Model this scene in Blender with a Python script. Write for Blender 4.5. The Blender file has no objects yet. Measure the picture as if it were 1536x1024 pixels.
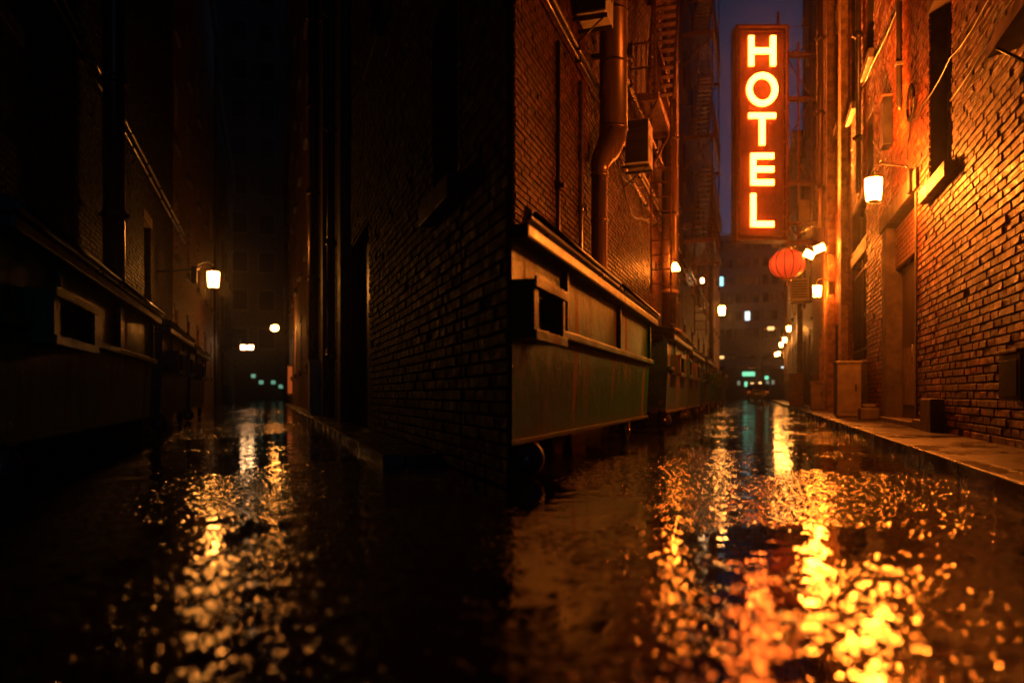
import bpy, bmesh, math, random
from mathutils import Vector, Matrix
random.seed(7)
S = bpy.context.scene
PI = math.pi
# ---------------------------------------------------------------- camera, sky, exposure
F = 1100.0                                    # focal length in pixels of the 1536 px wide photograph
cam_d = bpy.data.cameras.new('camera'); cam = bpy.data.objects.new('camera', cam_d)
S.collection.objects.link(cam); S.camera = cam
cam.location = (0, 0, 0.5); cam.rotation_euler = (PI/2, 0, 0)
cam_d.sensor_width = 36; cam_d.lens = F/1536*36
cam_d.shift_y = 80/1536
cam_d.clip_start = 0.05; cam_d.clip_end = 1200
cam_d.dof.use_dof = True; cam_d.dof.focus_distance = 7.5
cam_d.dof.aperture_fstop = (cam_d.lens/1000)/0.027
cam_d.dof.aperture_blades = 7
W = bpy.data.worlds.new('World'); S.world = W; W.use_nodes = True
nt = W.node_tree; bg = nt.nodes['Background']
tc = nt.nodes.new('ShaderNodeTexCoord'); sep = nt.nodes.new('ShaderNodeSeparateXYZ')
rmp = nt.nodes.new('ShaderNodeValToRGB')
nt.links.new(tc.outputs['Generated'], sep.inputs[0]); nt.links.new(sep.outputs['Z'], rmp.inputs[0])
rmp.color_ramp.elements[0].position = 0.0; rmp.color_ramp.elements[0].color = (0.03, 0.055, 0.11, 1)
rmp.color_ramp.elements[1].position = 0.62; rmp.color_ramp.elements[1].color = (0.003, 0.009, 0.02, 1)
e = rmp.color_ramp.elements.new(0.3); e.color = (0.007, 0.025, 0.058, 1)
glow = nt.nodes.new('ShaderNodeMapRange')            # sky colour dimmed towards the left, to keep that side black
glow.inputs['From Min'].default_value = -.12; glow.inputs['From Max'].default_value = .3; glow.inputs['To Min'].default_value = .008; glow.inputs['To Max'].default_value = 1.0
nt.links.new(sep.outputs['X'], glow.inputs['Value'])
nt.links.new(rmp.outputs[0], bg.inputs[0]); nt.links.new(glow.outputs[0], bg.inputs[1])
S.view_settings.view_transform = 'Standard'; S.view_settings.look = 'None'
S.view_settings.exposure = 0; S.view_settings.gamma = 1
S.cycles.use_denoising = True
S.cycles.max_bounces = 5; S.cycles.diffuse_bounces = 2; S.cycles.glossy_bounces = 3
S.cycles.sample_clamp_indirect = 6; S.cycles.sample_clamp_direct = 0
S.cycles.caustics_reflective = False; S.cycles.caustics_refractive = False
S.cycles.use_adaptive_sampling = False
try: S.cycles.use_light_tree = True
except Exception: pass
SODIUM = (1.0, 0.205, 0.016)

# ---------------------------------------------------------------- materials
def nodes(name):
    m = bpy.data.materials.new(name); m.use_nodes = True
    return m, m.node_tree, m.node_tree.nodes['Principled BSDF']
def noise(t, scale, detail=4, vec=None, rough=.55):
    n = t.nodes.new('ShaderNodeTexNoise'); n.inputs['Scale'].default_value = scale
    n.inputs['Detail'].default_value = detail; n.inputs['Roughness'].default_value = rough
    if vec: t.links.new(vec, n.inputs['Vector'])
    return n
def ramp(t, src, a, b, ca=(0,0,0,1), cb=(1,1,1,1)):
    r = t.nodes.new('ShaderNodeValToRGB'); r.color_ramp.elements[0].position = a; r.color_ramp.elements[1].position = b
    r.color_ramp.elements[0].color = ca; r.color_ramp.elements[1].color = cb
    t.links.new(src, r.inputs[0]); return r
def mapped(t, sc, kind='Object'):
    c = t.nodes.new('ShaderNodeTexCoord'); m = t.nodes.new('ShaderNodeMapping')
    m.inputs['Scale'].default_value = sc; t.links.new(c.outputs[kind], m.inputs[0]); return m.outputs[0]
def c4(c): return (c[0], c[1], c[2], 1)
def mixc(t, fac, a, b):
    m = t.nodes.new('ShaderNodeMix'); m.data_type = 'RGBA'
    if hasattr(fac, 'links'): t.links.new(fac, m.inputs[0])
    else: m.inputs[0].default_value = fac
    for v, i in ((a, 6), (b, 7)):
        if isinstance(v, tuple): m.inputs[i].default_value = c4(v)
        else: t.links.new(v, m.inputs[i])
    return m.outputs[2]
def bumpn(t, src, dist, strength=1.0, prev=None):
    b = t.nodes.new('ShaderNodeBump'); b.inputs['Distance'].default_value = dist; b.inputs['Strength'].default_value = strength
    t.links.new(src, b.inputs['Height'])
    if prev: t.links.new(prev, b.inputs['Normal'])
    return b.outputs[0]
def M(name, c1, c2=None, rough=.5, metal=0, scale=4, bump=0.002, bscale=30, streak=False, edge=(.4, .62)):
    m, t, p = nodes(name)
    v = mapped(t, (1, 1, .12) if streak else (1, 1, 1))
    n = noise(t, scale, 6, v)
    c2 = c2 or tuple(x*.55 for x in c1)
    r = ramp(t, n.outputs[0], edge[0], edge[1], c4(c1), c4(c2))
    t.links.new(r.outputs[0], p.inputs['Base Color'])
    p.inputs['Metallic'].default_value = metal
    rr = ramp(t, n.outputs[0], .3, .7, (rough*.8,)*3+(1,), (min(1, rough*1.3),)*3+(1,))
    t.links.new(rr.outputs[0], p.inputs['Roughness'])
    if bump:
        n2 = noise(t, bscale, 5, mapped(t, (1, 1, 1)))
        t.links.new(bumpn(t, n2.outputs[0], bump), p.inputs['Normal'])
    return m
def E(name, col, strength):
    m, t, p = nodes(name)
    p.inputs['Base Color'].default_value = (.8, .8, .8, 1)
    p.inputs['Emission Color'].default_value = c4(col); p.inputs['Emission Strength'].default_value = strength
    return m
def brick_mat(name, ca, cb, cc, rough=.42):
    m, t, p = nodes(name)
    g = t.nodes.new('ShaderNodeNewGeometry')
    r = ramp(t, g.outputs['Random Per Island'], 0, 1, c4(ca), c4(cb))
    e = r.color_ramp.elements.new(.72); e.color = c4(cc)
    n = noise(t, 9, 6, mapped(t, (1, 1, 1)))
    col = mixc(t, ramp(t, n.outputs[0], .45, .75).outputs[0], r.outputs[0], tuple(x*.35 for x in cb))
    p.inputs['Specular IOR Level'].default_value = .14
    n3 = noise(t, .9, 5, mapped(t, (1, 1, .6)))
    col = mixc(t, ramp(t, n3.outputs[0], .5, .66).outputs[0], col, tuple(x*.3 for x in cb))
    t.links.new(col, p.inputs['Base Color'])
    t.links.new(ramp(t, n.outputs[0], .3, .7, (rough*.7,)*3+(1,), (rough*1.4,)*3+(1,)).outputs[0], p.inputs['Roughness'])
    n2 = noise(t, 45, 6, mapped(t, (1, 1, 1)), .7)
    t.links.new(bumpn(t, n2.outputs[0], .018), p.inputs['Normal'])
    return m
def paint_rust(name, paint, dark, rust, thr=.53):
    m, t, p = nodes(name)
    v = mapped(t, (1, 1, .13)); vo = mapped(t, (1, 1, 1))
    n = noise(t, 3.2, 7, v, .62); n2 = noise(t, 24, 5, vo, .7); n3 = noise(t, 1.1, 4, vo)
    col = mixc(t, ramp(t, n3.outputs[0], .4, .65).outputs[0], paint, dark)
    mask = ramp(t, n.outputs[0], thr, thr+.1)
    mask2 = ramp(t, n2.outputs[0], .585, .635)
    # rust creeping up from the lower edge
    c = t.nodes.new('ShaderNodeTexCoord'); s = t.nodes.new('ShaderNodeSeparateXYZ'); t.links.new(c.outputs['Object'], s.inputs[0])
    ad = t.nodes.new('ShaderNodeMath'); ad.operation = 'MULTIPLY_ADD'; ad.inputs[1].default_value = -1.3; ad.inputs[2].default_value = .62
    t.links.new(s.outputs['Z'], ad.inputs[0])
    ad2 = t.nodes.new('ShaderNodeMath'); ad2.operation = 'ADD'; t.links.new(ad.outputs[0], ad2.inputs[0]); t.links.new(n2.outputs[0], ad2.inputs[1])
    mask3 = ramp(t, ad2.outputs[0], .72, .95)
    mx = t.nodes.new('ShaderNodeMath'); mx.operation = 'MAXIMUM'; t.links.new(mask.outputs[0], mx.inputs[0]); t.links.new(mask2.outputs[0], mx.inputs[1])
    mx2 = t.nodes.new('ShaderNodeMath'); mx2.operation = 'MAXIMUM'; t.links.new(mx.outputs[0], mx2.inputs[0]); t.links.new(mask3.outputs[0], mx2.inputs[1])
    col = mixc(t, mx2.outputs[0], col, rust)
    t.links.new(col, p.inputs['Base Color'])
    t.links.new(ramp(t, mx2.outputs[0], 0, 1, (.3,)*3+(1,), (.62,)*3+(1,)).outputs[0], p.inputs['Roughness'])
    p.inputs['Specular IOR Level'].default_value = .09
    b1 = bumpn(t, n3.outputs[0], .03)
    b2 = bumpn(t, n2.outputs[0], .0035, 1, b1)
    # beads of rain water on the paint
    vr = t.nodes.new('ShaderNodeTexVoronoi'); vr.inputs['Scale'].default_value = 60; t.links.new(vo, vr.inputs['Vector'])
    t.links.new(bumpn(t, ramp(t, vr.outputs['Distance'], .12, .3, (1,1,1,1), (0,0,0,1)).outputs[0], .003, .8, b2), p.inputs['Normal'])
    return m
MT = {}
MT['brick'] = brick_mat('red_brick', (.20, .05, .022), (.42, .125, .048), (.08, .024, .013))
MT['brick_tan'] = brick_mat('tan_brick', (.30, .17, .09), (.38, .22, .11), (.2, .11, .06))
MT['brick_dark'] = brick_mat('dark_brick', (.085, .022, .011), (.14, .042, .02), (.035, .012, .008), .45)
MT['brick_shaded'] = brick_mat('shaded_brick', (.016, .010, .006), (.026, .015, .009), (.009, .006, .004), .6)  # brick colour darkened to keep the dim alley's walls in shade
MT['shade_black'] = M('painted_shade', (.004, .004, .004), None, .95, bump=0)  # near-black painted in for shade in hollows and dark panes
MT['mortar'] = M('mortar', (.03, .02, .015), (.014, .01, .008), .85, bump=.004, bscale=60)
MT['render'] = M('rough_render', (.36, .2, .09), (.16, .08, .04), .6, scale=7, bump=.05, bscale=9)
MT['stone'] = M('stone', (.13, .085, .055), (.08, .055, .038), .55, scale=6, bump=.006, bscale=25)
MT['concrete'] = M('concrete', (.2, .17, .14), (.1, .085, .07), .38, scale=3, bump=.006, bscale=35)
MT['core'] = M('dark_render', (.065, .042, .03), (.035, .024, .019), .8, bump=.01, bscale=8)
MT['bluewall'] = M('grey_blue_wall', (.22, .22, .27), (.14, .14, .18), .7)
MT['dark_metal'] = M('dark_metal', (.03, .028, .026), (.06, .035, .02), .35, .6, bump=.001)
MT['rusty'] = M('rusty_iron', (.24, .10, .045), (.12, .055, .03), .45, .5, scale=12, bump=.003, bscale=60)
MT['pipe'] = M('painted_pipe', (.17, .1, .06), (.10, .055, .032), .28, .55, scale=5, bump=.002, streak=True)
MT['galv'] = M('galvanised', (.35, .33, .3), (.22, .2, .18), .32, .85, scale=14, bump=.001)
MT['cable'] = M('cable_rubber', (.015, .014, .013), (.03, .028, .025), .35, 0, bump=0)
MT['black'] = M('black_paint', (.014, .013, .013), (.025, .02, .018), .4, .2, bump=.001)
MT['green'] = paint_rust('green_paint', (.002, .13, .04), (.002, .07, .022), (.17, .06, .014), .565)
MT['blue'] = paint_rust('blue_paint', (.05, .14, .22), (.03, .09, .15), (.28, .10, .03), .56)
MT['teal'] = paint_rust('teal_paint', (.02, .075, .065), (.015, .05, .045), (.22, .09, .03), .6)
MT['lid'] = M('lid_plastic', (.012, .016, .015), (.022, .024, .02), .3, 0, scale=5, bump=.0008, bscale=12)
MT['lid_rust'] = M('rim_metal', (.004, .012, .008), (.03, .012, .007), .36, 0, scale=8, bump=.001, bscale=50)
MT['rubber'] = M('rubber', (.015, .015, .015), None, .6)
MT['door'] = M('door_paint', (.05, .03, .02), (.03, .02, .014), .35, 0, scale=3, streak=True)
MT['doorpale'] = M('door_panel', (.2, .13, .08), (.14, .09, .055), .4, 0)
MT['frame'] = M('window_frame', (.05, .038, .03), None, .4, bump=.001)
MT['beige'] = M('beige_metal', (.22, .16, .1), (.15, .1, .065), .4, .1, scale=5, bump=.002)
MT['acwhite'] = M('ac_casing', (.55, .5, .42), (.38, .33, .27), .4, 0, scale=6, bump=.001)
MT['signback'] = M('sign_face', (.12, .045, .02), (.07, .025, .012), .4, .1, scale=6, bump=.001)
MT['signframe'] = M('sign_frame', (.2, .09, .04), (.12, .05, .025), .35, .5, scale=9)
MT['gold'] = M('gold_trim', (.5, .3, .08), None, .35, .6, bump=0)
MT['paper'] = M('paper_notice', (.6, .58, .52), (.5, .48, .42), .6, bump=0)
MT['carpaint'] = M('car_paint', (.02, .022, .026), (.03, .032, .036), .15, .3, bump=0)
m, t, p = nodes('window_glass'); p.inputs['Base Color'].default_value = (.012, .012, .014, 1); p.inputs['Roughness'].default_value = .06
n = noise(t, 2.5, 3, mapped(t, (1, 1, 1))); t.links.new(bumpn(t, n.outputs[0], .01), p.inputs['Normal']); MT['glass'] = m
MT['lantern_glass'] = E('lantern_glass', SODIUM, 1050)
MT['lamp_mid'] = E('lamp_glass', SODIUM, 260)
MT['spot_glass'] = E('spot_glass', SODIUM, 600)
MT['lamp_far'] = E('far_lamp_glass', (1, .33, .05), 160)
MT['lamp_left'] = E('dim_lamp_glass', (1, .33, .05), 100)
MT['lamp_white'] = E('pale_lamp_glass', (1, .5, .2), 30)
MT['neon'] = E('neon_core', (1, .15, .014), 48)
MT['neon_rim'] = E('neon_rim', (1, .06, .004), 9)
MT['shop_green'] = E('shop_green', (.25, 1, .55), 1.1)
MT['shop_dim'] = E('shop_dim', (.6, .7, .5), .25)
MT['shop_warm'] = E('shop_warm', (1, .5, .15), 2.5)
MT['lit_cyan'] = E('lit_window_cyan', (.35, .9, 1), 2.2)
MT['lit_white'] = E('lit_window_white', (.8, .95, 1), 1.6)
MT['lit_warm'] = E('lit_window_warm', (1, .5, .16), 2.2)
MT['dim_red'] = E('dim_red_sign', (1, .1, .01), .25)
MT['dim_green'] = E('dim_green_light', (.35, .9, .6), .35)
# paper lantern: glow painted into the paper's emission colour
m, t, p = nodes('lantern_paper'); p.inputs['Base Color'].default_value = (.5, .03, .015, 1)
p.inputs['Emission Color'].default_value = (1, .05, .008, 1)
c_ = t.nodes.new('ShaderNodeTexCoord'); s_ = t.nodes.new('ShaderNodeSeparateXYZ'); t.links.new(c_.outputs['Object'], s_.inputs[0])
rr_ = ramp(t, s_.outputs['Z'], .02, .8, (.35, .008, .002, 1), (.3, .007, .002, 1))      # no bulb inside: brighter middle painted in by height
e_ = rr_.color_ramp.elements.new(.42); e_.color = (1, .07, .012, 1)
t.links.new(rr_.outputs[0], p.inputs['Emission Color']); p.inputs['Emission Strength'].default_value = 1.0; MT['lantern_paper'] = m
# wet asphalt with puddles
m, t, p = nodes('wet_asphalt'); MT['asphalt'] = m
vo = mapped(t, (1, 1, 1))
big = noise(t, .55, 5, mapped(t, (1, .8, 1)), .6); mid = noise(t, 4, 4, vo)
ad = t.nodes.new('ShaderNodeMath'); ad.operation = 'MULTIPLY_ADD'; ad.inputs[1].default_value = .16; t.links.new(mid.outputs[0], ad.inputs[0]); t.links.new(big.outputs[0], ad.inputs[2])
pud = ramp(t, ad.outputs[0], .565, .62)              # 1 = puddle
t.links.new(mixc(t, pud.outputs[0], (.014, .012, .011), (.004, .004, .004)), p.inputs['Base Color'])
t.links.new(ramp(t, pud.outputs[0], 0, 1, (.03,)*3+(1,), (.025,)*3+(1,)).outputs[0], p.inputs['Roughness'])
p.inputs['IOR'].default_value = 1.34
g1 = noise(t, 46, 1, vo, .4); g3 = noise(t, 20, 1, vo, .4); g2 = noise(t, 8, 2, vo); wv = noise(t, 9, 2, vo, .4)
def strong(src, dist, lo, prev=None):
    q = t.nodes.new('ShaderNodeBump'); q.inputs['Distance'].default_value = dist
    t.links.new(src, q.inputs['Height']); t.links.new(ramp(t, pud.outputs[0], 0, 1, (1,)*3+(1,), (lo,)*3+(1,)).outputs[0], q.inputs['Strength'])
    if prev: t.links.new(prev, q.inputs['Normal'])
    return q.outputs[0]
vp = t.nodes.new('ShaderNodeTexVoronoi'); vp.inputs['Scale'].default_value = 26; t.links.new(vo, vp.inputs['Vector'])
peb = ramp(t, vp.outputs['Distance'], .08, .42, (1,)*3+(1,), (0,)*3+(1,))
nb = strong(g1.outputs[0], .0022, .15); nb = strong(peb.outputs[0], .0035, .05, nb); nb = strong(g3.outputs[0], .004, .12, nb); nb = strong(g2.outputs[0], .007, .15, nb)
t.links.new(bumpn(t, wv.outputs[0], .0035, 1, nb), p.inputs['Normal'])
# wet concrete of the pavement
m, t, p = nodes('wet_pavement'); MT['pavement'] = m
vo = mapped(t, (1, 1, 1)); n = noise(t, 1.6, 5, vo); n2 = noise(t, 40, 4, vo)
t.links.new(ramp(t, n.outputs[0], .35, .65, (.05, .04, .03, 1), (.022, .018, .015, 1)).outputs[0], p.inputs['Base Color'])
t.links.new(ramp(t, n.outputs[0], .4, .6, (.2,)*3+(1,), (.5,)*3+(1,)).outputs[0], p.inputs['Roughness'])
t.links.new(bumpn(t, n2.outputs[0], .006), p.inputs['Normal'])

# ---------------------------------------------------------------- mesh building
class MB:
    def __init__(s): s.b = bmesh.new()
    def box(s, x0, x1, y0, y1, z0, z1, bev=0, mi=0, rot=None, piv=None):
        r = bmesh.ops.create_cube(s.b, size=1)
        vs = r['verts']
        for v in vs: v.co = Vector(((x0+x1)/2+v.co.x*(x1-x0), (y0+y1)/2+v.co.y*(y1-y0), (z0+z1)/2+v.co.z*(z1-z0)))
        if rot is not None:
            pv = Vector(piv) if piv is not None else Vector(((x0+x1)/2, (y0+y1)/2, (z0+z1)/2))
            for v in vs: v.co = pv + rot @ (v.co-pv)
        fs = set(f for v in vs for f in v.link_faces)
        for f in fs: f.material_index = mi
        if bev:
            es = list(set(e for v in vs for e in v.link_edges))
            bmesh.ops.bevel(s.b, geom=es, offset=bev, segments=2, profile=.6, affect='EDGES')
        return s
    def face(s, pts, mi=0):
        f = s.b.faces.new([s.b.verts.new(p) for p in pts]); f.material_index = mi; return s
    def prism(s, poly, z0, z1, mi=0, top=None):
        top = top or poly; n = len(poly)
        lo = [s.b.verts.new((x, y, z0)) for x, y in poly]; hi = [s.b.verts.new((x, y, z1)) for x, y in top]
        fs = [s.b.faces.new(lo[::-1]), s.b.faces.new(hi)]
        for i in range(n): fs.append(s.b.faces.new([lo[i], lo[(i+1) % n], hi[(i+1) % n], hi[i]]))
        for f in fs: f.material_index = mi
        return s
    def extr(s, pts, d, mi=0):                 # closed planar polygon extruded along the vector d
        d = Vector(d); lo = [s.b.verts.new(p) for p in pts]; hi = [s.b.verts.new(Vector(p)+d) for p in pts]; n = len(pts)
        fs = [s.b.faces.new(lo[::-1]), s.b.faces.new(hi)]
        for i in range(n): fs.append(s.b.faces.new([lo[i], lo[(i+1) % n], hi[(i+1) % n], hi[i]]))
        for f in fs: f.material_index = mi
        return s
    def tube(s, pts, r, n=8, mi=0, closed=False):
        pts = [Vector(p) for p in pts]; rs = r if isinstance(r, (list, tuple)) else [r]*len(pts)
        rings = []; up = None
        for i, p in enumerate(pts):
            if closed: d = pts[(i+1) % len(pts)]-pts[i-1]
            else: d = pts[min(i+1, len(pts)-1)]-pts[max(i-1, 0)]
            d.normalize()
            if up is None: up = Vector((0, 0, 1)) if abs(d.z) < .9 else Vector((1, 0, 0))
            a = d.cross(up).normalized(); up = a.cross(d).normalized()
            rings.append([s.b.verts.new(p+(a*math.cos(2*PI*k/n)+up*math.sin(2*PI*k/n))*rs[i]) for k in range(n)])
        m_ = len(rings)
        for i in range(m_ if closed else m_-1):
            A, B = rings[i], rings[(i+1) % m_]
            for k in range(n):
                f = s.b.faces.new([A[k], A[(k+1) % n], B[(k+1) % n], B[k]]); f.smooth = True; f.material_index = mi
        if not closed:
            s.b.faces.new(rings[0][::-1]).material_index = mi; s.b.faces.new(rings[-1]).material_index = mi
        return s
    def lathe(s, prof, c=(0, 0, 0), n=20, mi=0, axis='z', lobes=0, lob=0):
        rings = []
        for r, z in prof:
            ring = []
            for k in range(n):
                a = 2*PI*k/n; rr = max(r, 1e-4)*(1+(lob*abs(math.sin(a*lobes/2)) if lobes else 0))
                x, y = rr*math.cos(a), rr*math.sin(a)
                q = (x, y, z) if axis == 'z' else ((z, x, y) if axis == 'x' else (x, z, y))
                ring.append(s.b.verts.new((c[0]+q[0], c[1]+q[1], c[2]+q[2])))
            rings.append(ring)
        for A, B in zip(rings, rings[1:]):
            for k in range(n):
                f = s.b.faces.new([A[k], A[(k+1) % n], B[(k+1) % n], B[k]]); f.smooth = True; f.material_index = mi
        s.b.faces.new(rings[0][::-1]).material_index = mi; s.b.faces.new(rings[-1]).material_index = mi
        return s
    def build(s, name, mat, parent=None, fix=True):
        if fix: bmesh.ops.recalc_face_normals(s.b, faces=s.b.faces[:])
        me = bpy.data.meshes.new(name); s.b.to_mesh(me); s.b.free()
        for q in (mat if isinstance(mat, (list, tuple)) else [mat]): me.materials.append(MT[q])
        o = bpy.data.objects.new(name, me); S.collection.objects.link(o)
        if parent: o.parent = parent
        return o
RA = math.atan((1135-768)/F)           # right alley runs this far to the right of the view axis
LA = -math.atan((768-400)/F)           # left alley
def P(a, u, v, z=0):
    return Vector((u*math.cos(a)+v*math.sin(a), v*math.cos(a)-u*math.sin(a), z))
def tag(o, label, cat, group=None):
    o['label'] = label; o['category'] = cat
    if group: o['group'] = group
    return o
def thing(name, label, cat, a, u, v, z=0, rz=0, group=None):
    o = bpy.data.objects.new(name, None); S.collection.objects.link(o)
    o.empty_display_size = .2
    o.location = P(a, u, v, z); o.rotation_euler = (0, 0, rz-a)
    return tag(o, label, cat, group)
def struct(name, mb, mat, a=None, loc=None):
    o = mb.build(name, mat); o['kind'] = 'structure'
    if a is not None: o.rotation_euler = (0, 0, -a)
    if loc is not None: o.location = loc
    return o
def dup(root, a, u, v, z, label, rz=0, group=None):
    r = root.copy(); S.collection.objects.link(r); r.location = P(a, u, v, z); r.rotation_euler = (0, 0, rz-a)
    r['label'] = label
    if group: r['group'] = group
    elif 'group' in r.keys() and group is not None: del r['group']
    for ch in list(root.children):
        c = ch.copy(); S.collection.objects.link(c); c.parent = r
        for g in ch.children:
            d = g.copy(); S.collection.objects.link(d); d.parent = c
    return r

# ---------------------------------------------------------------- ground
def grid_ground():
    mb = MB(); mb.face([(-150, -60, 0), (150, -60, 0), (150, 320, 0), (-150, 320, 0)])
    return mb
struct('ground', grid_ground(), 'asphalt')
def pavement(a, u0, u1, v0, v1, h=.09, name='pavement'):
    mb = MB(); v = v0
    while v < v1:                                # kerb stones, then slabs behind them
        L = min(1.1+random.random()*.25, v1-v)
        mb.box(u0, u0+.16, v+.004, v+L-.004, -.02, h+random.random()*.006, .012); v += L
    v = v0
    while v < v1:
        L = min(1.6, v1-v)
        mb.box(u0+.166, u1, v+.005, v+L-.005, -.02, h-.004+random.random()*.004, .006); v += L
    struct(name, mb, 'pavement', a)
pavement(RA, 1.16, 1.97, 1.4, 62)
pavement(LA, .78, 1.24, 5.2, 40, .07)
mb = MB(); mb.box(-2.47, -2.2, 8, 60, -.02, .08, .01); struct('kerb', mb, 'pavement', RA)

# ---------------------------------------------------------------- walls
def cuts(lo, hi, ops, ax):
    s = {lo, hi}
    for o in ops:
        for q in (o[ax], o[ax+1]):
            if lo < q < hi: s.add(q)
    return sorted(s)
def wall_part(root, s, L, H, ops, bm, y_off, thick=.3, brick=True, name='wall', zscale=.58, zadd=1.3, y_start=0):
    """slab from x=0 to x=-s*thick with openings (y0,y1,z0,z1); bricks stand proud on the alley side (x*s>0)"""
    vs = []; fs = []; mi = []
    ys, zs = cuts(y_start, L, ops, 0), cuts(0, H, ops, 2)
    def addbox(x0, x1, y0, y1, z0, z1):
        b = len(vs); x0, x1 = min(x0, x1), max(x0, x1)
        vs.extend([(x0,y0,z0),(x1,y0,z0),(x1,y1,z0),(x0,y1,z0),(x0,y0,z1),(x1,y0,z1),(x1,y1,z1),(x0,y1,z1)])
        for f in ((0,3,2,1),(4,5,6,7),(0,1,5,4),(1,2,6,5),(2,3,7,6),(3,0,4,7)): fs.append([b+k for k in f]); mi.append(0)
    for i in range(len(ys)-1):
        run = None
        for j in range(len(zs)-1):
            cy, cz = (ys[i]+ys[i+1])/2, (zs[j]+zs[j+1])/2
            hole = any(o[0] < cy < o[1] and o[2] < cz < o[3] for o in ops)
            if not hole:
                if run is None: run = zs[j]
            if (hole or j == len(zs)-2) and run is not None:
                addbox(0, -s*thick, ys[i], ys[i+1], run, zs[j] if hole else zs[j+1]); run = None
    if brick:
        PZ, PY = .076, .215; k = 0; z = .01
        while z < H:
            y = y_start-(PY/2 if k % 2 else 0) + random.random()*.01
            soldier = False
            while y < L:
                a0, a1 = max(y+.006, y_start), min(y+PY-.008, L)
                zc = z+PZ/2
                dep = (y+y_off)
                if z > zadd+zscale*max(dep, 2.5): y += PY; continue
                parts_ = [(a0, a1)]
                for o in ops:
                    if o[2]-.02 < zc < o[3]+.02:
                        np_ = []
                        for q0, q1 in parts_:
                            if q1 <= o[0] or q0 >= o[1]: np_.append((q0, q1)); continue
                            if q0 < o[0]-.02: np_.append((q0, o[0]))
                            if q1 > o[1]+.02: np_.append((o[1], q1))
                        parts_ = np_
                for q0, q1 in parts_:
                    if q1-q0 < .03: continue
                    if random.random() < .006: continue
                    b = len(vs); d = (.013+random.random()*.010) if random.random() > .015 else .008; tl = [(random.random()-.5)*.007 for _ in range(4)]
                    zz0, zz1 = z+random.random()*.003, z+PZ-.013-random.random()*.003
                    c = .004
                    vs.extend([(-s*.002, q0, zz0), (-s*.002, q1, zz0), (-s*.002, q1, zz1), (-s*.002, q0, zz1),
                               (s*(d-.004), q0, zz0), (s*(d-.004), q1, zz0), (s*(d-.004), q1, zz1), (s*(d-.004), q0, zz1),
                               (s*(d+tl[0]), q0+c, zz0+c), (s*(d+tl[1]), q1-c, zz0+c), (s*(d+tl[2]), q1-c, zz1-c), (s*(d+tl[3]), q0+c, zz1-c)])
                    for f in ((8,9,10,11),(0,1,5,4),(1,2,6,5),(2,3,7,6),(3,0,4,7),(4,5,9,8),(5,6,10,9),(6,7,11,10),(7,4,8,11)):
                        f = [b+q for q in f]
                        if s < 0: f = f[::-1]
                        fs.append(f); mi.append(1)
                y += PY
            z += PZ; k += 1
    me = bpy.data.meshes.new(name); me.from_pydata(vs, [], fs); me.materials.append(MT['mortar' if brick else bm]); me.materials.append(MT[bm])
    me.polygons.foreach_set('material_index', mi); me.update()
    o = bpy.data.objects.new(name, me); S.collection.objects.link(o); o.parent = root
    return o
def window_part(root, s, y0, y1, z0, z1, depth=.16, sill=True, bars=0, sash=True, glass='glass', sillmat='stone', name='window'):
    """frame in the opening; pane and sill below it in the hierarchy; s = alley side"""
    def X(a, b): return (min(-s*a, -s*b), max(-s*a, -s*b))
    mb = MB(); w = .055; xa, xb = X(depth, depth+.07)
    mb.box(xa, xb, y0, y0+w, z0, z1); mb.box(xa, xb, y1-w, y1, z0, z1)
    mb.box(xa, xb, y0+w, y1-w, z1-w, z1); mb.box(xa, xb, y0+w, y1-w, z0, z0+w)
    if sash:
        zm = (z0+z1)/2; mb.box(xa+.003, xb-.003, y0+w, y1-w, zm-.025, zm+.025)
        ym = (y0+y1)/2; mb.box(xa+.006, xb-.006, ym-.015, ym+.015, z0+w, z1-w)
    f = mb.build(name, 'frame', root)
    mb = MB(); xa, xb = X(depth+.03, depth+.045); mb.box(xa, xb, y0+w*.7, y1-w*.7, z0+w*.7, z1-w*.7); mb.build('pane', glass, f)
    if sill:
        mb = MB(); xa, xb = X(-.11, depth); mb.box(xa, xb, y0-.1, y1+.1, z0-.16, z0+.003, .012); mb.build('sill', sillmat, f)
        mb = MB(); xa, xb = X(-.03, .2); mb.box(xa, xb, y0-.09, y1+.09, z1-.002, z1+.2, .008); mb.build('lintel', sillmat, f)
    if bars:
        mb = MB(); xb_ = -s*.03
        for i in range(bars):
            y = y0+(i+.5)*(y1-y0)/bars; mb.tube([(xb_, y, z0+.01), (xb_, y, z1-.01)], .011, 6)
        for z in (z0+.25, z1-.25): mb.box(xb_-.008, xb_+.008, y0, y1, z-.02, z+.02)
        mb.build('window_bars', 'black', f)
    return f
def building(name, label, a, u, v0, v1, H, s, ops, bm='brick', brick=True, core_depth=6, cornice=True, core=True):
    r = thing(name, label, 'building', a, u, v0)
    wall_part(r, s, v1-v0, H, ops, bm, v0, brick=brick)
    if core:
        mb = MB(); x0, x1 = sorted((-s*.304, -s*core_depth)); mb.box(x0, x1, .01, v1-v0-.01, 0, H-.1); mb.build('building_body', 'core', r)
    if cornice:
        mb = MB(); x0, x1 = sorted((s*.22, -s*.3)); mb.box(x0, x1, 0, v1-v0, H, H+.3, .03); mb.box(x0+.05, x1-.05, .03, v1-v0-.03, H-.25, H-.002); mb.build('cornice', 'stone', r)
    return r

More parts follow.
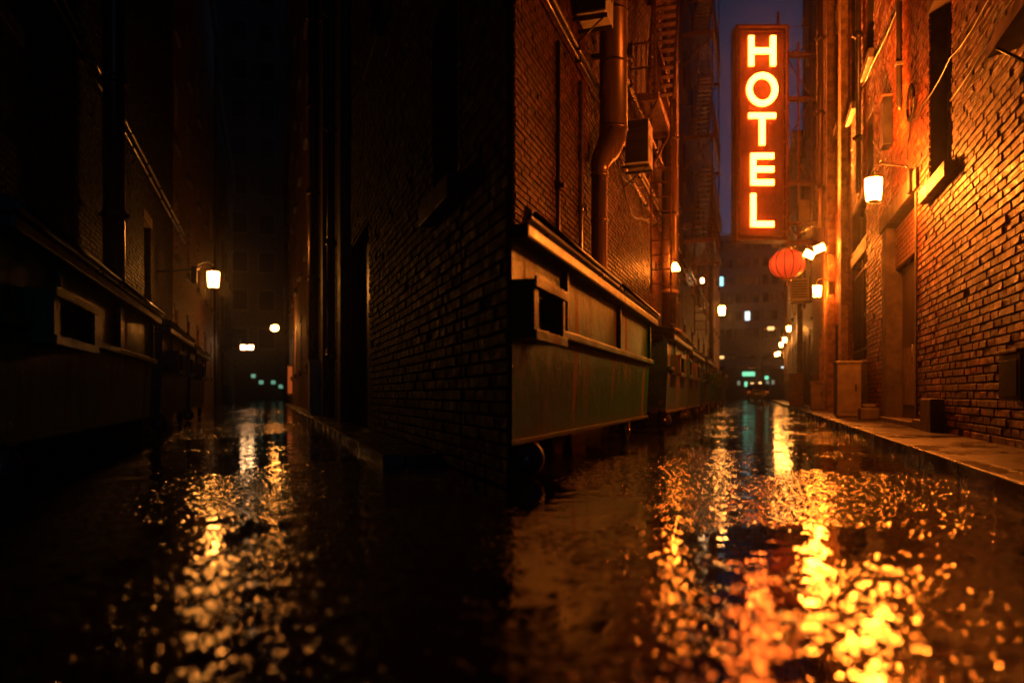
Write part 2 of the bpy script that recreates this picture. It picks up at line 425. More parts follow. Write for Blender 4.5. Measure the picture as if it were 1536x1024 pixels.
# ================================================================ RIGHT ALLEY, right hand side (wall plane u = 1.95, alley side s = -1)
UW = 1.95
V0 = 3.4
def o_(v0, v1, z0, z1, base=V0): return (v0-base, v1-base, z0, z1)
ops1 = [o_(10.45, 13.1, .0, 3.1), o_(8.72, 9.78, 2.93, 5.0), o_(14.15, 14.95, 4.3, 5.5), o_(14.1, 15.0, 6.5, 9.2),
        o_(16.5, 17.4, 6.5, 9.4), o_(15.0, 17.2, 1.15, 3.2), o_(15.0, 17.2, 3.5, 4.3), o_(8.7, 9.8, 6.6, 8.6), o_(19.6, 20.6, 7.2, 9.8), o_(19.8, 20.7, .09, 2.3)]
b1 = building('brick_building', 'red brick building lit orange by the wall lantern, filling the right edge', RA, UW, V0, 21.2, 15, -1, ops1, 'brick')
W1 = lambda v0, v1, z0, z1, **k: window_part(b1, -1, v0-V0, v1-V0, z0, z1, **k)
W1(8.72, 9.78, 2.93, 5.0, depth=.17)
W1(14.15, 14.95, 4.3, 5.5); W1(14.1, 15.0, 6.5, 9.2); W1(16.5, 17.4, 6.5, 9.4); W1(8.7, 9.8, 6.6, 8.6)
W1(15.0, 17.2, 1.15, 3.2, bars=7); W1(15.0, 17.2, 3.5, 4.3, sill=False, sash=False); W1(19.6, 20.6, 7.2, 9.8)
# doorway: stone surround, roller shutter head, leaf with a pale lower panel
mb = MB(); y0, y1 = 10.45-V0, 13.1-V0
mb.box(-.03, .28, y0, y0+.12, .09, 3.1, .01); mb.box(-.035, .28, y1-.35, y1, .09, 3.1, .01); mb.box(-.06, .28, y0-.12, y1+.12, 3.104, 3.36, .015)
mb.build('door_surround', 'core', b1)
mb = MB()
for i in range(9): mb.box(.1, .15, y0+.125, y1-.355, 2.45+i*.07, 2.45+i*.07+.062, .01)
sh = mb.build('roller_shutter', 'rusty', b1)
mb = MB(); mb.box(.2, .26, y0+.125, y0+1.15, .12, 2.43); mb.box(.2, .26, y0+1.2, y1-.36, .12, 2.43); dr = mb.build('door', 'door', b1)
mb = MB(); mb.box(.185, .199, y0+.25, y0+1.0, .35, 1.2, .004); mb.box(.185, .199, y0+1.32, y1-.5, .35, 1.2, .004); mb.build('door_panel', 'doorpale', dr)
mb = MB(); mb.tube([(.19, y0+1.08, .95), (.12, y0+1.08, .95), (.12, y0+1.08, 1.2), (.19, y0+1.08, 1.2)], .012, 6); mb.build('handle', 'galv', dr)
mb = MB(); mb.box(-.09, .3, y0-.05, y1+.05, .05, .155, .01); mb.build('doorstep', 'stone', b1)
mb = MB(); mb.box(-.15, -.004, 9.05-V0, 9.6-V0, .05, .46, .02); mb.box(-.11, -.004, 9.62-V0, 10.3-V0, .05, .2, .02); mb.build('plinth_stone', 'stone', b1)
# back door far along the wall
mb = MB(); mb.box(.12, .18, 19.85-V0, 20.65-V0, .1, 2.25); mb.build('door', 'door', b1)
# pilaster strips beyond the windows
mb = MB()
mb.box(-.16, -.004, 17.9-V0, 18.5-V0, 0, 15, .012); mb.box(-.2, -.004, 20.75-V0, 21.2-V0, 0, 15, .012); mb.build('pilaster', 'render', b1)
mb = MB()
mb.box(-.05, -.004, 18.52-V0, 20.7-V0, 9.95, 10.2, .01); mb.box(-.05, -.004, 15.3-V0, 17.85-V0, 9.95, 10.2, .01); mb.build('string_course', 'stone', b1)

# second building on the right carries the sign; wall rendered rough and pale
V2 = 21.25
r2 = building('rendered_building', 'narrow rough rendered building that carries the neon sign bracket', RA, UW-.1, V2, 27.6, 22, -1,
              [o_(22.6, 23.6, 6.2, 8.6, V2), o_(25.2, 26.2, 6.2, 8.6, V2), o_(22.6, 23.6, 10.5, 13, V2), o_(25.2, 26.2, 10.5, 13, V2), o_(23.5, 24.6, .1, 2.4, V2)], 'render', False)
for q in ((22.6, 23.6, 6.2, 8.6), (25.2, 26.2, 6.2, 8.6), (22.6, 23.6, 10.5, 13), (25.2, 26.2, 10.5, 13)):
    window_part(r2, -1, q[0]-V2, q[1]-V2, q[2], q[3])
mb = MB(); mb.box(.12, .18, 23.52-V2, 24.58-V2, .1, 2.38); mb.build('door', 'door', r2)
mb = MB(); mb.box(-.14, -.004, 21.25-V2, 22.1-V2, 0, 22, .02); mb.build('pilaster', 'render', r2)
# more buildings, each a bit different, running to the far end
def plain_building(name, label, a, u, v0, v1, H, s, rows, cols, bm, brick=False, lit=(), cd=6, core=True):
    ops = []; L = v1-v0
    for i in range(cols):
        for j in range(rows):
            y = (i+.5)*L/cols; ops.append((y-.45, y+.45, 1.3+j*3.3, 3.0+j*3.3))
    ops = [o for o in ops if o[3] < H-.5]
    r = building(name, label, a, u, v0, v1, H, s, ops, bm, brick, cd, core=core)
    for k, o in enumerate(ops):
        window_part(r, s, *o, glass=('lit_warm' if k in lit else 'glass'))
    return r
plain_building('brick_building', 'tall dark brick building just past the neon sign bracket on the right', RA, UW+.15, 27.65, 38, 22, -1, 6, 3, 'brick_dark', False)
plain_building('grey_building', 'grey building with small windows past the dark brick one, right side', RA, UW-.1, 38.05, 50, 13, -1, 3, 4, 'bluewall', False, (2,))
plain_building('rendered_building', 'low tan building at the far right end of the lit alley', RA, UW+.1, 50.05, 63, 9.5, -1, 2, 4, 'render', False, (1,))

# things on the right wall ------------------------------------------------
def lantern(a, u, v, z, s, label, glassm='lantern_glass', group=None, k=1.0, arm=.34):
    """box lantern on a wall bracket; local -s direction is the wall"""
    r = thing('wall_lantern', label, 'wall lamp', a, u, v, z, 0, group)
    mb = MB(); d = -s
    mb.lathe([(.02, -.16), (.085, -.155), (.1, -.02), (.105, .12), (.02, .125)], n=12); mb.build('lamp_glass', glassm, r)
    mb = MB(); mb.lathe([(.075, .126), (.06, .15), (.03, .2), (.015, .23)], n=12); mb.build('lamp_cap', 'dark_metal', r)
    mb = MB(); mb.lathe([(.03, -.19), (.07, -.175), (.07, -.161)], n=12); mb.build('lamp_base', 'dark_metal', r)
    mb = MB()
    for i in range(4):
        t_ = i*PI/2+PI/4; mb.tube([(.098*math.cos(t_), .098*math.sin(t_), -.16), (.118*math.cos(t_), .118*math.sin(t_), .126)], .005, 5)
    mb.build('lamp_cage', 'dark_metal', r)
    mb = MB(); mb.tube([(0, 0, .22), (0, 0, .27), (d*.1, 0, .31), (d*(arm-.08), 0, .25), (d*arm, 0, .1)], .014, 8)
    mb.box(min(d*(arm-.07), d*(arm+.03)), max(d*(arm-.07), d*(arm+.03)), -.08, .08, -.1, .2, .012); mb.build('bracket', 'dark_metal', r)
    r.scale = (k, k, k); return r
lantern(RA, 1.45, 10.6, 3.2, -1, 'brightest wall lantern, above the doorway and below the small dark wall box', 'lantern_glass', arm=.47)
l2 = lantern(RA, 1.5, 20.7, 3.22, -1, 'glowing lantern on a bracket right of and below the red paper lantern', 'lamp_mid')
def spot_pair():
    r = thing('spot_lamp', 'pair of tilted flood lamps on one bracket between red lantern and brick wall', 'flood lamp', RA, 1.5, 20.6, 4.2)
    mb = MB(); mb.tube([(.25, 0, .05), (.0, 0, .12), (-.12, 0, .06)], .02, 6); mb.box(.2, .32, -.08, .08, -.05, .15, .01); mb.build('bracket', 'dark_metal', r)
    for dx, tl, dz in ((-.2, .5, -.05), (.04, -.35, .09)):
        R = Matrix.Rotation(tl, 3, 'Y')
        mb = MB(); mb.box(dx-.13, dx+.13, -.12, .02, dz-.05, dz+.1, .015, rot=R); hd = mb.build('lamp_head', 'dark_metal', r)
        mb = MB(); mb.box(dx-.12, dx+.12, -.15, -.121, dz-.1, dz+.07, .004, rot=R, piv=(dx, -.05, dz)); mb.build('lamp_glass', 'spot_glass', hd)
spot_pair()
for k, (v, z) in enumerate(((38.5, 3.75), (44, 3.6), (50.5, 3.75), (56.5, 3.5), (63.5, 3.8))):
    words = ['first', 'second', 'third', 'fourth', 'farthest']
    lb = words[k]+' of the small far lamps receding along the right wall'
    if k == 0: far0 = lantern(RA, 1.5, v, z, -1, lb, 'lamp_far', 'far lamps along the right wall', .9)
    else: dup(far0, RA, 1.5, v, z, lb, 0, 'far lamps along the right wall').scale = (.9,)*3
def lamp_light(root, a, frm, to, watts, size=70):
    d = bpy.data.lights.new('lamp_beam', 'SPOT'); d.energy = watts; d.color = SODIUM; d.spot_size = math.radians(size); d.spot_blend = 1; d.shadow_soft_size = .08
    o = bpy.data.objects.new('lamp_beam', d); S.collection.objects.link(o)
    f, t_ = P(a, *frm), P(a, *to); o.location = f; o.rotation_euler = (t_-f).to_track_quat('-Z', 'Y').to_euler()
    bpy.context.view_layer.update(); o.parent = root; o.matrix_parent_inverse = root.matrix_world.inverted()
sp_ = [o for o in S.objects if o.name.startswith('spot_lamp')][0]; la_ = [o for o in S.objects if o.name == 'wall_lantern'][0]
lamp_light(sp_, RA, (1.25, 20.3, 4.5), (1.95, 15.8, 8.2), 14000)       # extra beam added at the flood lamps to brighten the upper wall
lamp_light(la_, RA, (1.43, 10.7, 3.5), (1.95, 13.4, 6.8), 3000)       # second beam added at the lantern to brighten the wall above
# utility cabinet etc.
def cabinet(label, u, v, w, d, h, mat, name='utility_cabinet', a=RA):
    r = thing(name, label, 'cabinet', a, u, v, .09)
    mb = MB(); mb.box(-w/2, w/2, 0, d, .04, h, .012); mb.box(-w/2+.03, w/2-.03, .03, d-.03, 0, .039); mb.build('cabinet_body', mat, r)
    mb = MB(); mb.box(-w/2-.025, w/2+.025, -.025, d+.025, h+.002, h+.05, .012); mb.build('cabinet_top', mat, r)
    mb = MB(); mb.box(-w/2+.04, w/2-.04, -.012, -.002, .12, h-.08, .004); dd = mb.build('cabinet_door', mat, r)
    mb = MB(); mb.box(w/2-.1, w/2-.07, -.03, -.013, h*.5, h*.5+.12, .004); mb.build('handle', 'dark_metal', dd)
    return r
cabinet('tall beige utility cabinet standing at the foot of the barred window', 1.52, 13.9, .38, .6, .95, 'beige')
cabinet('short beige utility cabinet beyond the tall one, below the glowing lantern', 1.55, 21.2, .34, .4, .72, 'beige')
cabinet('dark narrow cabinet pressed against the wall beside the tall beige cabinet', 1.8, 14.8, .26, .9, .98, 'dark_metal')
cabinet('grey cabinet farther down past the short beige one', 1.4, 29, .5, .5, 1.15, 'stone')
r = thing('stone_block', 'small pale stone block on the pavement left of the doorway', 'block', RA, 1.75, 13.35, .09)
mb = MB(); mb.box(-.14, .14, -.2, .2, 0, .2, .03); mb.box(-.1, .1, -.15, .15, .2, .26, .03); o = mb.build('block_body', 'stone', r)
r = thing('meter_box', 'dark metal meter box low on the brick wall at right edge', 'meter box', RA, UW-.02, 6.2, .45)
mb = MB(); mb.box(-.12, 0, 0, .5, 0, .36, .01); bb = mb.build('box_body', 'dark_metal', r)
mb = MB(); mb.box(-.15, 0, -.02, .52, .362, .39, .006); mb.build('box_cover', 'rusty', r)
mb = MB(); mb.box(-.128, -.122, .06, .44, .04, .31, .003); mb.build('box_door', 'dark_metal', r)
# hood at top right
r = thing('metal_canopy', 'black metal canopy jutting from the brick wall at top right corner', 'canopy', RA, UW-.03, 5.3, 3.12)
mb = MB(); mb.extr([(0, 0, .05), (-.22, 0, 0), (-.22, 0, .1), (0, 0, .4)], (0, 1.3, 0)); mb.build('canopy_hood', 'black', r)
for y in (.2, 1.15): mb = MB(); mb.tube([(0, y, -.12), (-.2, y, .02)], .012, 6); mb.build('bracket', 'black', r)
# slim box on the wall, conduit, cable coil
r = thing('wall_box', 'small dark junction box high on brick above the brightest lantern', 'junction box', RA, UW-.02, 12.2, 4.25)
mb = MB(); mb.box(-.13, 0, 0, .3, 0, .72, .01); mb.build('box_body', 'black', r)
mb = MB(); mb.box(-.16, 0, -.03, .33, .722, .75, .008); mb.build('box_cover', 'rusty', r)
r = thing('conduit', 'dark vertical conduit ending in mid wall beside the cable coil', 'conduit', RA, UW-.06, 11.45, 4.5)
mb = MB(); mb.tube([(.02, .02, -.03), (0, 0, .03), (0, 0, 7)], .035, 8); mb.build('pipe_run', 'dark_metal', r)
mb = MB()
mb.box(-.045, .055, -.05, .05, .6, .65, .005); mb.build('pipe_clip', 'galv', r)
def cable(name, label, a, pts, r=.012, group=None, cat='cable', mat='cable', kinks=True):
    b = P(a, *pts[0]); loc = [(P(a, *q)-b) for q in pts]
    out = []
    for p0, p1 in zip(loc, loc[1:]):
        n_ = max(2, int((p1-p0).length/.4))
        for i in range(n_):
            t_ = i/n_; q = p0.lerp(p1, t_); q = q+Vector((0, 0, -.05*math.sin(PI*t_) + (random.random()-.5)*.01)); out.append(q)
    out.append(loc[-1])
    mb = MB(); mb.tube(out, r, 6); o = mb.build(name, mat); o.location = b
    return tag(o, label, cat, group)
uc = UW-.04
coil = [(uc-.02, 10.6+.23*math.sin(t_)+.006*t_, 4.3+.2*math.cos(t_)) for t_ in [k*2*PI/22 for k in range(46)]]
cable('cable_coil', 'looped black cable coil hanging on brick left of the tall window', RA, coil, .013, cat='cable coil')
cable('cable', 'cable sagging across the right brick wall past the tall window to the lantern', RA,
      [(uc, 5.6, 3.86), (uc, 7.4, 3.93), (uc-.02, 8.6, 3.97), (uc-.02, 9.9, 3.98), (uc, 10.7, 4.05), (uc, 11.0, 3.85), (uc, 10.9, 3.5)], .009)
cable('cable', 'upper cable on the wall running from the high windows to the conduit', RA,
      [(uc, 9.6, 5.7), (uc, 11.4, 6.0), (uc, 14, 6.25), (uc, 17.3, 6.55)], .02)
cable('cable', 'thin lower cable clipped along the brick right of the tall window', RA,
      [(uc, 5.6, 3.62), (uc, 7.0, 3.64), (uc, 8.66, 3.55)], .01)
def vpipe(label, a, u, v, z0, z1, rad, mat='pipe', clips=(1, 3, 5, 7, 9), name='drainpipe', cat='drainpipe', group=None):
    r = thing(name, label, cat, a, u, v, z0, 0, group)
    mb = MB(); mb.tube([(0, 0, 0), (0, 0, z1-z0)], rad, 14); mb.build('pipe_run', mat, r)
    for z in clips:
        if z < z1-z0:
            mb = MB(); mb.lathe([(rad+.02, z), (rad+.022, z+.06), (rad+.02, z+.12)], n=14); mb.box(-rad-.06, rad+.06, -.02, .02, z+.03, z+.09)
            mb.build('pipe_collar', mat, r)
    return r
vpipe('tall drainpipe on the wall corner right of the neon sign', RA, UW-.35, 21.05, 4.9, 15, .085, 'pipe')
vpipe('dark drainpipe running up the brick between high windows', RA, UW-.08, 15.6, 4.4, 14.5, .05, 'dark_metal')
vpipe('thin drainpipe down the dark brick past the sign bracket', RA, UW+.05, 28.4, .2, 21, .1, 'pipe')
r = thing('air_conditioner', 'pale boxy air conditioner on the wall below and right of the red lantern', 'air conditioner', RA, 1.55, 30, 4.1)
mb = MB(); mb.box(-.35, .35, 0, .7, 0, .85, .03); mb.build('casing', 'acwhite', r)
mb = MB()
for i in range(7): mb.box(-.28, .28, -.02, -.002, .1+i*.1, .15+i*.1)
mb.build('grille', 'dark_metal', r)
for y in (.1, .5): mb = MB(); mb.box(-.3, .45, y, y+.06, -.06, -.002); mb.build('bracket', 'dark_metal', r)

# ---------------------------------------------------------------- neon sign
VS = 24.4
def px2(px, py, Y):                       # where a pixel of the 1536 px photograph lies at depth Y
    return Vector(((px-768)*Y/F, Y, .5+(592-py)*Y/F))
Ys = 23.2; c0 = px2(1102, 362, Ys); c1 = px2(1181, 40, Ys)
sg = bpy.data.objects.new('neon_sign', None); S.collection.objects.link(sg)
sg.location = ((c0.x+c1.x)/2, Ys, c0.z); tag(sg, 'tall vertical red sign with glowing neon letters reading HOTEL', 'neon sign')
sw, shh = c1.x-c0.x, c1.z-c0.z
mb = MB(); mb.box(-sw/2+.06, sw/2-.06, .0, .34, .06, shh-.06); mb.build('sign_panel', 'signback', sg)
mb = MB()
for x in (-sw/2, sw/2-.07): mb.box(x, x+.07, -.16, .4, 0, shh, .012)
mb.box(-sw/2+.07, sw/2-.07, -.157, .397, 0, .07, .012); mb.box(-sw/2+.07, sw/2-.07, -.157, .397, shh-.07, shh, .012)
for x in (-sw/2+.13, sw/2-.16): mb.box(x, x+.03, -.06, -.003, .14, shh-.14)
for z in (.14, shh-.17): mb.box(-sw/2+.16, sw/2-.16, -.06, -.003, z, z+.03)
mb.build('sign_frame', 'signframe', sg)
mb = MB()
for i in range(14):
    for x in (-sw/2+.1, sw/2-.1): mb.lathe([(.02, -.03), (.03, -.015), (.02, 0)], (x, -.002, .3+i*(shh-.6)/13), 8, axis='y')
mb.build('rivet', 'gold', sg)
hw = .42; st = .155
def letter(ch, zc, hh, grow, y0, y1, name, mat, parent):
    mb = MB(); g = grow; w = hw; h = hh/2; t = st
    def bar(x0, x1, z0, z1): mb.box(x0-g, x1+g, y0, y1, z0-g, z1+g, min(.025, (y1-y0)*.35))
    if ch == 'H':
        bar(-w, -w+t, zc-h, zc+h); bar(w-t, w, zc-h, zc+h); mb.box(-w+t+g+.001, w-t-g-.001, y0+.001, y1-.001, zc-t/2-g, zc+t/2+g)
    elif ch == 'T':
        bar(-w, w, zc+h-t, zc+h); mb.box(-t/2-g, t/2+g, y0+.001, y1-.001, zc-h-g, zc+h-t-g-.001)
    elif ch == 'E':
        bar(-w*.85, -w*.85+t, zc-h, zc+h)
        for z0 in (zc-h, zc-t/2, zc+h-t): mb.box(-w*.85+t+g+.001, w*.85+g, y0+.001, y1-.001, z0-g, z0+t+g)
    elif ch == 'L':
        bar(-w*.85, -w*.85+t, zc-h, zc+h); mb.box(-w*.85+t+g+.001, w*.85+g, y0+.001, y1-.001, zc-h-g, zc-h+t+g)
    else:
        n = 32; ri = []; 
        for k in range(n):
            a_ = 2*PI*k/n; cs, sn = math.cos(a_), math.sin(a_)
            ri.append([mb.b.verts.new(((w+.06+e_)*cs, yy, zc+(h+.02+e_)*sn)) for e_, yy in ((g, y0), (g, y1), (-t-g, y1), (-t-g, y0))])
        for k in range(n):
            A, B = ri[k], ri[(k+1) % n]
            for q in range(4): mb.b.faces.new([A[q], A[(q+1) % 4], B[(q+1) % 4], B[q]])
    return mb.build(name, mat, parent)
for ch, py0, py1 in (('H', 57, 101), ('O', 113, 160), ('T', 172, 219), ('E', 232, 279), ('L', 292, 341)):
    z0 = px2(0, py1, Ys).z-c0.z; z1 = px2(0, py0, Ys).z-c0.z
    lt = letter(ch, (z0+z1)/2, z1-z0, .0, -.16, -.11, 'letter', 'neon', sg)
    letter(ch, (z0+z1)/2, z1-z0, .022, -.105, -.05, 'letter_rim', 'neon_rim', lt)
# bracket truss from sign to wall
mb = MB(); xs = sw/2; xe = px2(1222, 0, Ys).x-sg.location.x
Z = lambda py: px2(0, py, Ys).z-c0.z
for py in (78, 145, 272, 333, 362): mb.box(xs, xe+.5, .08, .14, Z(py)-.04, Z(py)+.04); mb.box(xs, xe+.5, .32, .38, Z(py)-.04, Z(py)+.04)
for x in (xs+.38, xe-.05): mb.box(x, x+.06, .146, .2, Z(372), Z(60))
zz = [60, 78, 145, 210, 272, 333, 372]
for i in range(len(zz)-1):
    a_, b_ = (xs+.02, xe) if i % 2 else (xe, xs+.02)
    mb.tube([(a_, .22, Z(zz[i])), (b_, .22, Z(zz[i+1]))], .025, 6)
mb.tube([(xe, .1, Z(38)), (xs-.4, .1, Z(38)), (-xs, .1, shh+.02)], .015, 6)
mb.tube([(xs-.25, .1, shh), (xs-.25, .1, shh+.5)], .05, 6)
mb.build('bracket', 'rusty', sg)
mb = MB(); mb.box(xs+.35, xs+.72, -.02, .06, Z(332), Z(300), .01); mb.build('ballast_box', 'beige', sg)
# ---------------------------------------------------------------- paper lantern
Yl = 18.6; pc = px2(1181, 396, Yl)
pl = bpy.data.objects.new('paper_lantern', None); S.collection.objects.link(pl); pl.location = (pc.x, Yl, pc.z-.4)
tag(pl, 'glowing round red paper lantern hanging below the neon sign', 'paper lantern')
prof = []
for k in range(17):
    t_ = -1.35+2.7*k/16; prof.append((.42*math.cos(t_), .38*math.sin(t_)+.4))
mb = MB(); mb.lathe(prof, n=48, lobes=12, lob=.045); mb.build('lantern_shade', 'lantern_paper', pl)
mb = MB(); mb.lathe([(.1, .775), (.11, .78), (.1, .83)], n=16); mb.lathe([(.1, -.03), (.11, .02), (.1, .025)], n=16); mb.build('lantern_cap', 'gold', pl)
mb = MB()
for k in range(12):
    a_ = 2*PI*k/12; mb.tube([((r_+.006)*math.cos(a_), (r_+.006)*math.sin(a_), z_) for r_, z_ in prof], .011, 5)
mb.build('lantern_rib', 'black', pl)
mb = MB(); mb.tube([(0, 0, .83), (0, 0, 1.05)], .008, 5); mb.lathe([(.015, -.03), (.035, -.08), (.03, -.14), (.04, -.17)], n=10); mb.build('tassel', 'gold', pl)
wl = cable('lantern_wire', 'thin wire crossing to the wall that carries the red lantern', RA, [(-2.4, 19.2, 4.9), (pc.x*math.cos(RA)-Yl*math.sin(RA), pc.x*math.sin(RA)+Yl*math.cos(RA), pc.z+.66), (1.9, 18.2, 4.75)], .008, cat='wire')

# ================================================================ RIGHT ALLEY, left hand side (wall plane u = -2.45, s = +1)
UL = -2.45; VL = 7.9
opsL = [o_(13.2, 14.4, 5.9, 8.4, VL), o_(18.0, 19.2, 6.2, 8.6, VL), o_(9.4, 10.3, 6.6, 8.8, VL), o_(22.5, 23.7, 1.6, 3.2, VL), o_(22.5, 23.7, 6.2, 8.6, VL)]
bl = building('brick_building', 'dark red brick building behind the dumpsters with pipes and cables on it', RA, UL, VL-.5, 25.0, 16, 1, [(o[0]+.5, o[1]+.5, o[2], o[3]) for o in opsL], 'brick_dark', True, core=False)
for o in opsL: window_part(bl, 1, o[0]+.5, o[1]+.5, o[2], o[3])
# body of the wedge shaped block between both alleys (a part of this building), its nose towards the street
def loc_of(root, p):
    return root.matrix_world.inverted() @ p
bpy.context.view_layer.update()
UR = 1.22                                       # left alley, right wall plane
nose = Vector((0, 3.72, 0))
pA = P(RA, UL-.3, 7.35); pB = P(RA, UL-.3, 60); pC = P(LA, UR+.3, 60)
kin = P(LA, UR+.3, 0); dl = P(LA, 0, 1)
# point on x=0 for the left alley's wall plane
vn = UR/math.tan(-LA)                            # v where the wall plane crosses x=0
pN = P(LA, UR, vn); nose = pN
pD = P(LA, UR+.3, vn+.95)
poly = [(0.0, nose.y), (-.05, P(RA, UL, 7.4).y), (pA.x, pA.y), (pB.x, pB.y), (pC.x, pC.y), (pD.x, pD.y)]
mb = MB(); poly_l = [tuple(loc_of(bl, Vector((x, y, 0))))[:2] for x, y in poly]
mb.prism(poly_l, 0, 15.6); mb.build('building_body', 'core', bl)
# strip of facing between nose and the left alley wall panel
def nose_face():
    mb = MB(); q = [(0.0, nose.y), (P(LA, UR, vn+1.0).x, P(LA, UR, vn+1.0).y), (pD.x, pD.y)]
    mb.prism([tuple(loc_of(bl, Vector((x, y, 0))))[:2] for x, y in q], 0, 15.6); mb.build('corner_pier', 'mortar', bl)
nose_face()
plain_building('brick_building', 'brown brick building behind the fire escape on the left of the lit alley', RA, UL, 25.05, 42, 24, 1, 6, 5, 'brick_dark', False, core=False)
plain_building('rendered_building', 'lower rendered building farther along behind the last dumpsters', RA, UL-.1, 42.05, 55, 12.5, 1, 3, 4, 'render', False, (1,), core=False)

# ---------------------------------------------------------------- dumpsters
def dumpster(label, a, u, v, L, D=1.05, H=1.42, mat='green', skew=0, zb=.26, cy=None, wr=.105, pockets=(.2,), group='dumpsters lined up along the alley', ribs=4, pw=.75):
    r = thing('dumpster', label, 'dumpster', a, u, v, 0, 0, group)
    zr = H-.1
    def fp(x, e=0): return skew*(-x/D)
    mb = MB()
    fpoly = [(0, 0), (0, L), (-D, L), (-D, skew)]
    mb.prism([(-.03, .02), (-.03, L-.02), (-D+.03, L-.02), (-D+.03, skew+.02)], zb, .86, top=[(0, 0), (0, L), (-D, L), (-D, skew)])
    mb.prism(fpoly, .864, zr); mb.build('dumpster_body', mat, r)
    mb = MB(); mb.box(.0, .06, .004, L, .865, .925, .012); mb.box(-.05, -.012, .03, L-.03, zb-.03, zb+.001, .006)
    mb.box(-D+.05, .04, L-.0, L+.05, .865, .925, .012) 
    for i in range(ribs+1):
        y = .12+i*(L-.24)/ribs
        if i % 2 == 1 or i == ribs: mb.box(.001, .035, y-.03, y+.03, .93, zr-.02, .006)
    mb.build('body_rib', mat, r)
    mb = MB(); mb.box(-.05, .1, .002, L+.06, zr-.02, zr+.055, .014); mb.box(-D, -.05, L-.03, L+.06, zr-.02, zr+.05, .014)
    if not skew: mb.box(-D, -.05, -.06, .02, zr-.02, zr+.05, .014)
    mb.build('rim', 'lid_rust', r)
    # two sloping lids, rounded front edge
    for k in range(2):
        y0 = .004+k*L/2 + (0 if k == 0 else .02); y1 = (k+1)*L/2 - .01+(.08 if k else 0)
        mb = MB(); pr = [(.07, zr+.06), (.115, zr+.075), (.12, zr+.12), (.08, zr+.15), (-D*.5, zr+.24), (-D, zr+.27), (-D, zr+.06)]
        if skew and k == 0:
            n = len(pr); A = [mb.b.verts.new((x, y0+max(0, fp(x)), z)) for x, z in pr]; B = [mb.b.verts.new((x, max(y1, y0+fp(x)+.02), z)) for x, z in pr]
            mb.b.faces.new(A[::-1]); mb.b.faces.new(B)
            for i in range(n): mb.b.faces.new([A[i], A[(i+1) % n], B[(i+1) % n], B[i]])
        elif skew:
            s0 = max(0, skew-L/2)
            n = len(pr); A = [mb.b.verts.new((x, y0+max(0, fp(x)-L/2), z)) for x, z in pr]; B = [mb.b.verts.new((x, y1, z)) for x, z in pr]
            mb.b.faces.new(A[::-1]); mb.b.faces.new(B)
            for i in range(n): mb.b.faces.new([A[i], A[(i+1) % n], B[(i+1) % n], B[i]])
        else: mb.extr([(x, y0, z) for x, z in pr], (0, y1-y0, 0))
        o = mb.build('lid', 'lid', r)
        bv = o.modifiers.new('b', 'BEVEL'); bv.width = .01; bv.segments = 2; bv.limit_method = 'ANGLE'
        mb = MB(); mb.tube([(.125, y0+.05, zr+.11), (.125, y1-.05, zr+.11)], .014, 8); mb.build('lid_edge', 'lid_rust', o)
    # fork pocket: an open sleeve on the front
    for py in pockets:
        y0, y1, z0, z1 = py, py+pw, .8, 1.11; d = .15
        mb = MB(); t_ = .02
        mb.box(.004, d, y0, y1, z1-t_, z1, .004); mb.box(.004, d, y0, y1, z0, z0+t_, .004)
        mb.box(d-.02, d-.0005, y0, y0+.12*pw, z0+t_+.001, z1-t_-.001); mb.box(d-.02, d-.0005, y1-.05, y1, z0+t_+.001, z1-t_-.001)
        mb.box(.004, d-.021, y0, y0+.02, z0+t_+.001, z1-t_-.001); mb.box(.004, d-.021, y1-.02, y1, z0+t_+.001, z1-t_-.001)
        mb.box(d+.001, d+.015, y0-.01, y1+.01, z1-.045, z1+.012, .004); mb.box(d+.001, d+.015, y0-.01, y1+.01, z0-.012, z0+.045, .004)
        pk = mb.build('fork_pocket', mat, r)
        mb = MB(); mb.box(.0045, .02, y0+.05, y1-.05, z0+.03, z1-.03); mb.box(.03, d-.03, y1-.04, y1-.022, z0+.03, z1-.03); mb.build('pocket_shade', 'shade_black', pk)  # black plates painted for the shade inside the sleeve
    # casters
    for ci, (x, y) in enumerate(((-.09, cy[0] if cy else .42), (-.09, cy[1] if cy else L-.35), (-D+.15, skew+.35 if skew < L-.8 else L-.9), (-D+.15, L-.3))):
        ax = 'y' if ci == 0 else 'x'
        mb = MB(); mb.box(x-.06, x+.06, y-.08, y+.08, zb-.05, zb-.001, .006)
        for q in (-.05, .04):
            if ax == 'x': mb.extr([(x+q, y-.06, zb-.05), (x+q, y+.06, zb-.05), (x+q, y+.03, .07), (x+q, y-.03, .07)], (.01, 0, 0))
            else: mb.extr([(x-.06, y+q, zb-.05), (x+.06, y+q, zb-.05), (x+.03, y+q, .07), (x-.03, y+q, .07)], (0, .01, 0))
        cb = mb.build('caster', 'rusty', r)
        mb = MB(); mb.lathe([(.03, -.035), (wr-.01, -.032), (wr, -.018), (wr, .018), (wr-.01, .032), (.03, .035)], (x, y, wr+.002), 24, axis=ax)
        mb.build('wheel', 'rubber', cb)
        mb = MB(); mb.lathe([(.01, -.06), (.028, -.058), (.028, .058), (.01, .06)], (x, y, wr+.002), 10, axis=ax); mb.build('axle', 'galv', cb)
    return r
d1 = dumpster('huge scratched green dumpster with rusty rim, nearest on the left of the lit alley', RA, -1.25, 3.72, 5.35, D=1.1, H=1.46, skew=3.45, zb=.25, cy=(.58, 4.1), wr=.11, pockets=(-.05,), pw=.65, ribs=5)
d2 = dumpster('blue grey dumpster right behind the huge green one', RA, -1.25, 11.0, 3.3, mat='blue', H=1.44, pockets=(.4, 1.9))
d2['group'] = 'dumpsters lined up along the alley'
